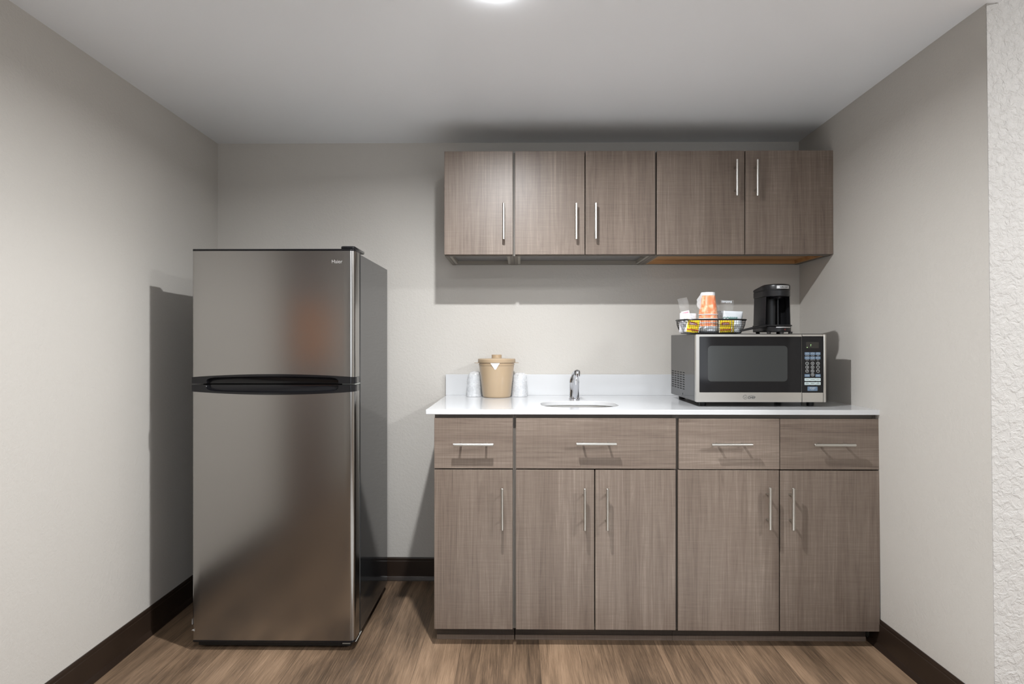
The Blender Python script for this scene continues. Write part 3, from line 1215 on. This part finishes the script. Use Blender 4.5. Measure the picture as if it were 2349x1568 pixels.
# maker's mark on the door strip
text('badge', 'CHEF', 0.0128, M['print_dark'], dr, (MX + 0.2175, MY - 0.0002, MZ + 0.0172), depth=0.0001, sx=0.98, bold=0.00025)
text('badge', 'COMMERCIAL', 0.0038, M['print_dark'], dr, (MX + 0.2175, MY - 0.0002, MZ + 0.0245), depth=0.0001, sx=0.95)
b = nb()
cx, cz = MX + 0.1925, MZ + 0.0195
Rr = 0.0085
tube(b, [(cx + Rr * math.cos(a), MY - 0.0001, cz + Rr * math.sin(a)) for a in [math.radians(40 + 300 * k / 20) for k in range(21)]], 0.00045, 5)
tube(b, [(cx - 0.0055, MY - 0.0001, cz - 0.001), (cx - 0.0065, MY - 0.0001, cz + 0.003), (cx - 0.003, MY - 0.0001, cz + 0.004), (cx, MY - 0.0001, cz + 0.006),
         (cx + 0.003, MY - 0.0001, cz + 0.004), (cx + 0.0065, MY - 0.0001, cz + 0.003), (cx + 0.005, MY - 0.0001, cz - 0.001), (cx - 0.0045, MY - 0.0001, cz - 0.0055)], 0.0005, 5)
tube(b, [(cx - 0.004, MY - 0.0001, cz - 0.002), (cx + 0.004, MY - 0.0001, cz - 0.002)], 0.0004, 5)
obj('emblem', b, M['print_dark'], dr, smooth=False)
# slots on the left side
b = nb()
for c_ in range(5):
    y0 = 2.555 + c_ * 0.0445
    for r_ in range(8):
        z = 0.9530 + r_ * 0.0098
        box(b, MX + 0.0004, MX + 0.0012, y0, y0 + 0.026, z, z + 0.0042)
obj('vent', b, M['black_hole'], t, smooth=False)
b = nb()
cyl(b, (MX + 0.0004, 2.583, 0.9330), (MX + 0.0013, 2.583, 0.9330), 0.0042, n=16)
obj('screw', b, M['black_satin'], t)
for x in (0.04, 0.47):
    for y in (2.435, 2.74):
        b = nb()
        cyl(b, (MX + x, y, ZW1), (MX + x, y, MZ + 0.001), 0.013, 0.015, 16)
        obj('foot', b, M['black_satin'], t)

# ================================================================== COFFEE MAKER
ZM = MZ + 0.269            # top of the oven
CXm, CYm = 1.0255, 2.440
t = thing('coffee_maker', 'small black single-cup coffee maker standing on the microwave oven', 'coffee maker', (CXm, CYm, ZM))


def dshape(hw, front_r, yb, cy, n=20):
    """flat back at yb, sides, rounded front; cy = centre of the front curve"""
    pts = [(CXm + hw, yb), (CXm - hw, yb)]
    for i in range(n + 1):
        a = PI + PI * i / n
        pts.append((CXm + hw * math.cos(a), cy + front_r * math.sin(a)))
    return pts


b = nb()
prism(b, dshape(0.0565, 0.062, 2.512, 2.425), ZM + 0.007, ZM + 0.029)
obj('base', b, M['black_satin'], t, bevel=0.003)
for x, y in ((-0.042, 2.385), (0.042, 2.385), (-0.042, 2.495), (0.042, 2.495), (0.0, 2.366)):
    b = nb()
    cyl(b, (CXm + x, y, ZM), (CXm + x, y, ZM + 0.0075), 0.0075, 0.008, 14)
    obj('foot', b, M['black_matt'], t)
# column: U-shaped in plan round a cup bay
b = nb()
z0, z1 = ZM + 0.029, ZM + 0.146
pts = []
R_, rc = 0.052, 0.0435
outer = [(CXm + R_, 2.408), (CXm + R_, 2.512), (CXm - R_, 2.512), (CXm - R_, 2.408)]
inner = []
for i in range(25):
    a = PI * 1.12 - (PI * 1.24) * i / 24
    inner.append((CXm + rc * math.cos(a), 2.436 + rc * math.sin(a)))
prof = outer + [(CXm - 0.047, 2.402)] + inner + [(CXm + 0.047, 2.402)]
lo = [b.verts.new((CXm + (x - CXm) * 1.03, y, z0)) for x, y in prof]
hi = [b.verts.new((CXm + (x - CXm) * 0.97, y, z1)) for x, y in prof]
n = len(prof)
for i in range(n):
    j = (i + 1) % n
    b.faces.new((lo[i], lo[j], hi[j], hi[i]))
b.faces.new(lo[::-1])
b.faces.new(hi)
obj('column', b, M['black_satin'], t, angle=40)
# glossy water tube at the back of the cup bay
b = nb()
cyl(b, (CXm + 0.025, 2.462, z0), (CXm + 0.025, 2.462, z1 - 0.008), 0.0085, 0.0075, 20)
obj('water_tube', b, M['black_gloss'], t)
# head: overhanging, domed top, groove round the lid
hd_parts = [(0.0530, 0.060, ZM + 0.146, ZM + 0.170, 'head'), (0.0520, 0.0585, ZM + 0.1702, ZM + 0.1725, None), (0.0532, 0.0605, ZM + 0.1727, ZM + 0.196, 'lid')]
b = nb()
prism(b, dshape(0.0530, 0.062, 2.514, 2.425), ZM + 0.1462, ZM + 0.1700)
hd = obj('head', b, M['black_satin'], t, bevel=0.002)
b = nb()
prism(b, dshape(0.0515, 0.0600, 2.512, 2.425), ZM + 0.1690, ZM + 0.1722)
obj('head_groove', b, M['black_matt'], hd)
b = nb()
lv = [(1.0, 0.1723), (1.0, 0.1860), (0.985, 0.1900), (0.94, 0.1930), (0.82, 0.1950), (0.5, 0.1960)]
rings = []
for s_, dz in lv:
    ring = []
    for x, y in dshape(0.0534, 0.0625, 2.514, 2.425):
        yc = 2.44
        X, Y = CXm + (x - CXm) * s_, yc + (y - yc) * s_
        drop = 0.010 * max(0, (Y - 2.42) / 0.09) * (1 if dz > 0.18 else 0)
        ring.append(b.verts.new((X, Y, ZM + dz - drop)))
    rings.append(ring)
for A, B in zip(rings, rings[1:]):
    for i in range(len(A)):
        j = (i + 1) % len(A)
        b.faces.new((A[i], A[j], B[j], B[i]))
b.faces.new(rings[0][::-1])
b.faces.new(rings[-1])
obj('lid', b, M['black_satin'], t, angle=30)
b = nb()
cyl(b, (CXm, 2.42, ZM + 0.1465), (CXm, 2.42, ZM + 0.138), 0.030, 0.022, 28)
obj('brew_outlet', b, M['black_gloss'], t)


def arc_strip(bm, hw, fr, cy, a0, a1, z0_, z1_, th, n=14):
    P_ = []
    for i in range(n + 1):
        a = a0 + (a1 - a0) * i / n
        P_.append((CXm + hw * math.cos(a), cy + fr * math.sin(a)))
    Q_ = [(CXm + (hw + th) * math.cos(a0 + (a1 - a0) * i / n), cy + (fr + th) * math.sin(a0 + (a1 - a0) * i / n)) for i in range(n + 1)]
    prism(bm, P_ + Q_[::-1], z0_, z1_)


b = nb()
arc_strip(b, 0.0534, 0.0625, 2.425, 1.385 * PI, 1.69 * PI, ZM + 0.1755, ZM + 0.1870, 0.0008)
pl = obj('name_plate', b, M['label_silver'], hd)
am = 1.5375 * PI
text('lettering', 'hamilton beach', 0.0062, M['print_dark'], pl, (CXm + 0.0545 * math.cos(am), 2.425 + 0.0640 * math.sin(am), ZM + 0.1812), rot=(PI / 2, 0, 0.118), depth=0.0006, sx=0.86, bold=0.0001)
# serving tray ring with a handle that reaches over to the wire basket
b = nb()
prism(b, dshape(0.0600, 0.0680, 2.505, 2.425, 24), ZM + 0.0295, ZM + 0.0345)
tube(b, [(CXm - 0.052, 2.395, ZM + 0.030), (CXm - 0.085, 2.380, ZM + 0.026), (CXm - 0.125, 2.372, ZM + 0.018), (CXm - 0.158, 2.368, ZM + 0.011)], [0.009, 0.0055, 0.0045, 0.0042], 12)
obj('tray', b, M['black_satin'], t, bevel=0.0014, label='black cup tray with a thin handle pointing left')
b = nb()
arc_strip(b, 0.0592, 0.0640, 2.425, 1.38 * PI, 1.71 * PI, ZM + 0.0230, ZM + 0.0262, 0.0014)
obj('trim_strip', b, M['label_silver'], t)
b = nb()
am = 1.565 * PI
cyl(b, (CXm + 0.0560 * math.cos(am), 2.425 + 0.0615 * math.sin(am), ZM + 0.0155), (CXm + 0.058 * math.cos(am), 2.425 + 0.0637 * math.sin(am), ZM + 0.0155), 0.0034, n=16)
obj('indicator_light', b, M['red_lamp'], t)

# ================================================================== WIRE BASKET AND ITS CONTENTS
BX, BY = 0.7835, 2.475
t = thing('wire_basket', 'black wire mesh basket holding drink supplies on the microwave oven', 'basket', (BX, BY, ZM))
zr = ZM + 0.0560


def oval(hx, hy, r, z, n=7):
    return [(BX + x, BY + y, z) for x, y in rrect(-hx, hx, -hy, hy, r, n)]


b = nb()
for z, hx, hy in ((zr, 0.1345, 0.083),):
    ring = oval(hx, hy, 0.060, z, 9)
    V0 = [b.verts.new(p) for p in ring]
    # flat rolled rim
b.free()
b = nb()
tube(b, oval(0.1325, 0.083, 0.060, zr, 9), 0.0026, 8, True)
tube(b, oval(0.1290, 0.078, 0.056, zr - 0.0016, 9), 0.0018, 8, True)
obj('rim', b, M['wire'], t)


def side_at(u, f):
    """point on the basket side: u = parameter round the outline, f = 0 at the bottom to 1 at the rim"""
    hx = 0.1140 + (0.1300 - 0.1140) * (1 - (1 - f) ** 2.2)
    hy = 0.0620 + (0.0780 - 0.0620) * (1 - (1 - f) ** 2.2)
    o = rrect(-hx, hx, -hy, hy, 0.052, 9)
    k = u * len(o)
    i = int(k) % len(o)
    q = k - int(k)
    a, c = o[i], o[(i + 1) % len(o)]
    return (BX + a[0] + (c[0] - a[0]) * q, BY + a[1] + (c[1] - a[1]) * q, ZM + 0.002 + f * 0.0525)


# evenly spaced upright wires round the outline
o = rrect(-0.130, 0.130, -0.078, 0.078, 0.056, 9)
seg = [math.dist(o[i], o[(i + 1) % len(o)]) for i in range(len(o))]
tot = sum(seg)
nu = 84
b = nb()
for k in range(nu):
    s_ = tot * k / nu
    i = 0
    while s_ > seg[i]:
        s_ -= seg[i]
        i += 1
    u = (i + s_ / seg[i]) / len(o)
    tube(b, [side_at(u, f) for f in (0, 0.12, 0.35, 0.65, 1.0)], 0.00055, 5)
for f in (0.02, 0.17, 0.33, 0.50, 0.66, 0.83):
    tube(b, [side_at(u / 40.0, f) for u in range(40)], 0.00055 if f > 0.05 else 0.0016, 5, True)
for k in range(-11, 12):
    x = BX + k * 0.0093
    tube(b, [(x, BY - 0.058, ZM + 0.0026), (x, BY + 0.058, ZM + 0.0026)], 0.00055, 4)
for k in range(-6, 7):
    y = BY + k * 0.0093
    tube(b, [(BX - 0.104, y, ZM + 0.0035), (BX + 0.104, y, ZM + 0.0035)], 0.00055, 4)
obj('wire_mesh', b, M['wire'], t, smooth=False)


def pillow(w_, h_, th, crimp=0.006, nx=12, nz=10, wob=0.0012, seed=0):
    """sealed packet standing in the xz plane, base at z = 0, puffed in y"""
    rnd = random.Random(seed)
    ph = [rnd.uniform(0, 6) for _ in range(4)]
    bm = nb()
    F, B_ = [], []
    for i in range(nx + 1):
        cf, cb = [], []
        for k in range(nz + 1):
            x = w_ * (i / nx - 0.5)
            z = h_ * k / nz
            a = max(0, 1 - (2 * i / nx - 1) ** 4)
            zz = min(z, h_ - z)
            c = min(1, max(0, (zz - crimp) / (h_ * 0.22)))
            puff = th / 2 * (a ** 0.6) * math.sin(c * PI / 2) + 0.0002
            w1 = wob * math.sin(40 * x / w_ * 0.3 + ph[0] + z * 90) + wob * math.sin(z * 160 + ph[1] + x * 50)
            cf.append(bm.verts.new((x, -puff + w1, z)))
            cb.append(bm.verts.new((x, puff + w1, z)))
        F.append(cf)
        B_.append(cb)
    for i in range(nx):
        for k in range(nz):
            bm.faces.new((F[i][k], F[i + 1][k], F[i + 1][k + 1], F[i][k + 1]))
            bm.faces.new((B_[i][k], B_[i][k + 1], B_[i + 1][k + 1], B_[i + 1][k]))
    for k in range(nz):
        bm.faces.new((F[0][k], F[0][k + 1], B_[0][k + 1], B_[0][k]))
        bm.faces.new((F[nx][k], B_[nx][k], B_[nx][k + 1], F[nx][k + 1]))
    for i in range(nx):
        bm.faces.new((F[i][0], B_[i][0], B_[i + 1][0], F[i + 1][0]))
        bm.faces.new((F[i][nz], F[i + 1][nz], B_[i + 1][nz], B_[i][nz]))
    return bm


def packet(name, label, cat, loc, w_, h_, th, m, rot=(0, 0, 0), group=None, seed=0, wob=0.0012):
    t_ = thing(name, label, cat, loc, group)
    t_.rotation_euler = rot
    bm = pillow(w_, h_, th, seed=seed, wob=wob)
    me = bpy.data.meshes.new('wrapper')
    bmesh.ops.recalc_face_normals(bm, faces=bm.faces)
    bm.to_mesh(me)
    bm.free()
    for p in me.polygons: p.use_smooth = True
    me.materials.append(m)
    o_ = bpy.data.objects.new('wrapper', me)
    COL.objects.link(o_)
    o_.parent = t_
    return t_


def local_obj(name, bm, m, parent):
    bmesh.ops.recalc_face_normals(bm, faces=bm.faces)
    me = bpy.data.meshes.new(name)
    bm.to_mesh(me)
    bm.free()
    me.materials.append(m)
    o_ = bpy.data.objects.new(name, me)
    COL.objects.link(o_)
    o_.parent = parent
    return o_


def local_text(s, size, m, parent, at, sx=1.0, bold=0.0002):
    o_ = text('lettering', s, size, m, parent, (0, 0, 0), depth=0.0002, sx=sx, bold=bold)
    o_.location = at
    return o_


def tea(loc, rot, label, seed, w_=0.052):
    p = packet('tea_packet', label, 'tea packet', loc, w_, 0.052, 0.006, M['yellow'], rot, 'yellow tea packets in the wire basket', seed, 0.0004)
    y = -0.0040
    b = nb()
    box(b, -w_ * 0.32, w_ * 0.26, y - 0.0004, y, 0.0300, 0.0400)
    local_obj('brand_panel', b, M['red'], p)
    b = nb()
    box(b, -w_ * 0.44, w_ * 0.44, y - 0.0004, y + 0.0005, 0.0095, 0.0130)
    local_obj('red_band', b, M['red'], p)
    b = nb()
    box(b, -w_ * 0.5, -w_ * 0.455, y + 0.0012, y + 0.0016, 0.001, 0.050)
    box(b, w_ * 0.455, w_ * 0.5, y + 0.0012, y + 0.0016, 0.001, 0.050)
    local_obj('white_edge', b, M['white_paper'], p)
    local_text('Lipton', 0.0105, M['white_paper'], p, (-w_ * 0.03, y - 0.0006, 0.0350), 0.95)
    return p


yfr = BY - 0.0590
tea((0.6915, yfr, ZM + 0.005), (0.05, 0.13, 0), 'yellow tea packet leaning left, left of the orange cups, in the wire basket', 3)
tea((0.8240, yfr, ZM + 0.005), (0.06, -0.03, 0.03), 'upright yellow tea packet right of the orange cups, in the wire basket', 5)
p = packet('white_packet', 'plain white sachet against the right end of the wire basket', 'packet', (0.8640, yfr + 0.006, ZM + 0.006), 0.034, 0.050, 0.006, M['white_pack'], (0.05, 0, -0.25), 'white sachets in the wire basket', 8)
p = packet('white_packet', 'plain white sachet against the left end of the wire basket', 'packet', (0.6840, yfr + 0.016, ZM + 0.006), 0.042, 0.046, 0.006, M['white_pack'], (0.05, 0.1, 0.3), 'white sachets in the wire basket', 9)
p = packet('tea_packet', 'narrow yellow tea packet edge behind the white sachet at the right of the wire basket', 'tea packet', (0.8535, yfr + 0.004, ZM + 0.005), 0.010, 0.050, 0.003, M['yellow'], (0.05, 0, 0), None, 10, 0.0002)
# coffee packets that stand up above the rim
p = packet('coffee_packet', 'pale packet with green coffee lettering standing in the right half of the wire basket', 'coffee packet', (0.8630, BY - 0.020, ZM + 0.004), 0.078, 0.088, 0.012, M['white_pack'], (0.10, 0.03, 0), None, 12)
local_text('COFFEE', 0.0175, M['green'], p, (-0.0130, -0.0088, 0.0575), 0.98, 0.0003)
p = packet('coffee_packet', 'cloudy white packet with dark lettering standing in the left half of the wire basket', 'coffee packet', (0.6850, BY - 0.015, ZM + 0.004), 0.066, 0.080, 0.010, M['film_mid'], (0.08, 0.02, 0), None, 14)
local_text('COFFEE', 0.0140, M['print_dark'], p, (0.003, -0.0085, 0.0515), 1.0, 0.0004)
p = packet('grey_packet', 'grey see-through pouch between the orange cups and the green lettered packet', 'packet', (0.8360, BY + 0.005, ZM + 0.004), 0.052, 0.090, 0.008, M['film_grey'], (0.05, 0, 0), None, 16)
p = packet('clear_pouch', 'clear pouch with a pink label leaning left out of the wire basket', 'pouch', (0.6990, BY + 0.012, ZM + 0.010), 0.042, 0.140, 0.006, M['film_clear'], (0.0, -0.20, 0.1), 'clear pouches in the wire basket', 18, 0.003)
b = nb()
box(b, -0.018, 0.016, -0.0046, -0.0042, 0.058, 0.086)
local_obj('paper_label', b, M['white_paper'], p)
b = nb()
box(b, -0.014, 0.012, -0.0052, -0.0048, 0.077, 0.081)
local_obj('pink_band', b, M['pink'], p)
p = packet('clear_pouch', 'clear pouch with a crimped shiny top behind the green lettered packet', 'pouch', (0.8530, BY + 0.022, ZM + 0.010), 0.055, 0.130, 0.006, M['film_clear'], (0.0, 0.03, -0.1), 'clear pouches in the wire basket', 20, 0.003)
b = nb()
for i in range(7):
    box(b, -0.021 + i * 0.006, -0.017 + i * 0.006, -0.004, -0.003, 0.1180 + 0.001 * (i % 3), 0.1265)
local_obj('crimped_seal', b, M['white_pack'], p)


# ---- nested paper cups, upside down
CUX, CUY = 0.7700, BY - 0.012
def cup(z_top, label, full=False):
    t_ = thing('paper_cup', label, 'cup', (CUX, CUY, z_top - 0.092), 'orange paper cups stacked upside down')
    rt, rb, h = 0.0270, 0.0375, 0.092
    b = nb()
    lathe(b, [(0.0262, z_top - 0.012), (0.0268, z_top - 0.013), (rb - 0.0006, z_top - h + 0.003), (rb - 0.0014, z_top - h + 0.003), (0.0258, z_top - 0.0125)], CUX, CUY, 40)
    obj('sleeve', b, M['cup_orange'], t_, angle=50)
    b = nb()
    tube(b, [(CUX + rb * math.cos(a), CUY + rb * math.sin(a), z_top - h + 0.0022) for a in [2 * PI * k / 40 for k in range(40)]], 0.0016, 8, True)
    obj('rolled_rim', b, M['white_paper'], t_)
    b = nb()
    lathe(b, [(0.0268, z_top - 0.0128), (rt - 0.0007, z_top), (rt - 0.002, z_top), (rt - 0.003, z_top - 0.006), (0, z_top - 0.006)], CUX, CUY, 40)
    obj('cup_base', b, M['white_paper'], t_, angle=30)


zt = ZM + 0.168
cup(zt, 'top orange paper cup of the upside-down stack in the wire basket')
cup(zt - 0.0165, 'orange paper cup directly under the top cup of the stack')
cup(zt - 0.0330, 'third orange paper cup down, its rim level with the basket rim')
cup(zt - 0.0495, 'lowest orange paper cup, seen through the basket wires')
# loose plastic bag over the stack, gathered at the bottom
def jit(amp, seed, k1=5, k2=9):
    r_ = random.Random(seed)
    p1, p2, p3 = (r_.uniform(0, 6) for _ in range(3))
    return lambda a, z: amp * (math.sin(k1 * a + p1 + z * 70) + 0.6 * math.sin(k2 * a + p2 - z * 110) + 0.5 * math.sin(2 * a + p3 + z * 30))


b = nb()
lathe(b, [(0.030, zt - 0.002), (0.032, zt - 0.03), (0.0385, zt - 0.06), (0.0425, zt - 0.10), (0.0445, zt - 0.135)], CUX, CUY, 56, jitter=jit(0.0006, 4))
tag(obj('plastic_sleeve', b, M['film_clear'], None, loc=(CUX, CUY, ZM + 0.03)), 'thin clear plastic sleeve round the stacked orange cups', 'plastic sleeve')
b = nb()
prism(b, [(CUX - 0.030, zt + 0.0005), (CUX - 0.036, zt - 0.012), (CUX - 0.049, zt - 0.030), (CUX - 0.047, zt - 0.036), (CUX - 0.049, zt - 0.048),
          (CUX - 0.046, zt - 0.058), (CUX - 0.036, zt - 0.069), (CUX - 0.031, zt - 0.064), (CUX - 0.031, zt - 0.035), (CUX - 0.027, zt - 0.008)], CUY - 0.010, CUY - 0.0085, 'y')
tag(obj('plastic_flap', b, M['film_frost'], None, loc=(CUX - 0.03, CUY, ZM + 0.1)), 'frosted plastic flap hanging at the upper left of the orange cups', 'plastic bag')
b = nb()
lathe(b, [(0.0, ZM + 0.006), (0.036, ZM + 0.006), (0.0425, ZM + 0.012), (0.0430, ZM + 0.022), (0.0415, ZM + 0.031), (0.0, ZM + 0.033)], CUX, CUY, 48, jitter=jit(0.0007, 6, 7, 13))
tag(obj('paper_bundle', b, M['white_pack'], None, loc=(CUX, CUY, ZM)), 'crumpled white wrapping under the orange cups in the basket', 'wrapping')

# ================================================================== ICE BUCKET
IX, IY = -0.1020, 2.818
t = thing('ice_bucket', 'beige lidded plastic ice bucket on the left of the worktop', 'ice bucket', (IX, IY, ZW1))
z = ZW1
b = nb()
lathe(b, [(0, z + 0.0015), (0.058, z + 0.0015), (0.0605, z), (0.0645, z + 0.003), (0.0665, z + 0.008), (0.0815, z + 0.148),
          (0.0835, z + 0.149), (0.0840, z + 0.1515), (0.0822, z + 0.1525), (0.0822, z + 0.157), (0.0845, z + 0.158), (0.0845, z + 0.1605), (0.0785, z + 0.1605), (0.064, z + 0.012), (0, z + 0.012)], IX, IY, 72)
bk = obj('bucket', b, M['beige'], t)
b = nb()
lathe(b, [(0, z + 0.161), (0.0865, z + 0.161), (0.0875, z + 0.163), (0.0875, z + 0.176), (0.0860, z + 0.1785), (0.0845, z + 0.179), (0.030, z + 0.1815),
          (0.0235, z + 0.1820), (0.0235, z + 0.1960), (0.0225, z + 0.1975), (0, z + 0.1975)], IX, IY, 72)
obj('lid', b, M['beige'], t, angle=30)
for ang in (0.12, PI + 0.12, -0.95):
    b = nb()
    c_, s_ = math.cos(ang), math.sin(ang)
    P_ = []
    for k in range(9):
        q = -0.30 + 0.60 * k / 8
        P_.append((IX + 0.083 * math.cos(ang + q), IY + 0.083 * math.sin(ang + q)))
    for k in range(9):
        q = 0.20 - 0.40 * k / 8
        rr = 0.083 + 0.021 * math.cos(q * PI / 2 / 0.42)
        P_.append((IX + rr * math.cos(ang + q), IY + rr * math.sin(ang + q)))
    if ang < 0:
        continue
    prism(b, P_, z + 0.1585, z + 0.1605)
    obj('carry_tab', b, M['beige'], t, bevel=0.0005)
# folded white liner corner hanging over the rim
b = nb()
yf = IY - 0.0885
tri = [(IX - 0.0250, z + 0.1600), (IX + 0.0170, z + 0.1600), (IX - 0.0035, z + 0.1260)]
A = [b.verts.new((x, yf + (0.0105 if zz < z + 0.15 else 0.0), zz)) for x, zz in tri]
B = [b.verts.new((x, yf + (0.0119 if zz < z + 0.15 else 0.0014), zz)) for x, zz in tri]
b.faces.new(A)
b.faces.new(B[::-1])
for i in range(3):
    j = (i + 1) % 3
    b.faces.new((A[i], B[i], B[j], A[j]))
tag(obj('liner_corner', b, M['white_paper'], None, loc=(IX, yf, z + 0.14), smooth=False), 'white triangular liner tip hanging from under the ice bucket lid', 'bucket liner')


# ---- plastic-wrapped tumblers beside the bucket
def wrapped(x, y, label, seed, lean, hgt):
    t_ = thing('wrapped_tumbler', label, 'wrapped cup', (x, y, ZW1), 'plastic wrapped cups beside the ice bucket')
    b = nb()
    z = ZW1
    lathe(b, [(0.0, z + 0.096), (0.0255, z + 0.096), (0.027, z + 0.094), (0.0345, z + 0.004), (0.0355, z + 0.001), (0.0345, z + 0.001), (0.026, z + 0.092), (0, z + 0.094)], x, y, 40)
    obj('cup', b, M['film_frost'], t_)
    b = nb()
    j = jit(0.0014, seed)
    lathe(b, [(0.040, z + 0.0015), (0.0375, z + 0.006), (0.036, z + 0.03), (0.034, z + 0.07), (0.031, z + 0.098), (0.026, z + hgt - 0.006), (0.014, z + hgt)], x, y, 56, jitter=j)
    bmv = b
    for v in bmv.verts:
        f = max(0, (v.co.z - z - 0.04) / 0.07)
        v.co.x += lean * f * f
    obj('plastic_wrap', b, M['film_frost'], t_, angle=60)


wrapped(-0.2110, 2.850, 'plastic-wrapped clear cup left of the ice bucket', 31, 0.006, 0.118)
wrapped(0.0040, 2.850, 'plastic-wrapped clear cup right of the ice bucket', 47, 0.004, 0.112)
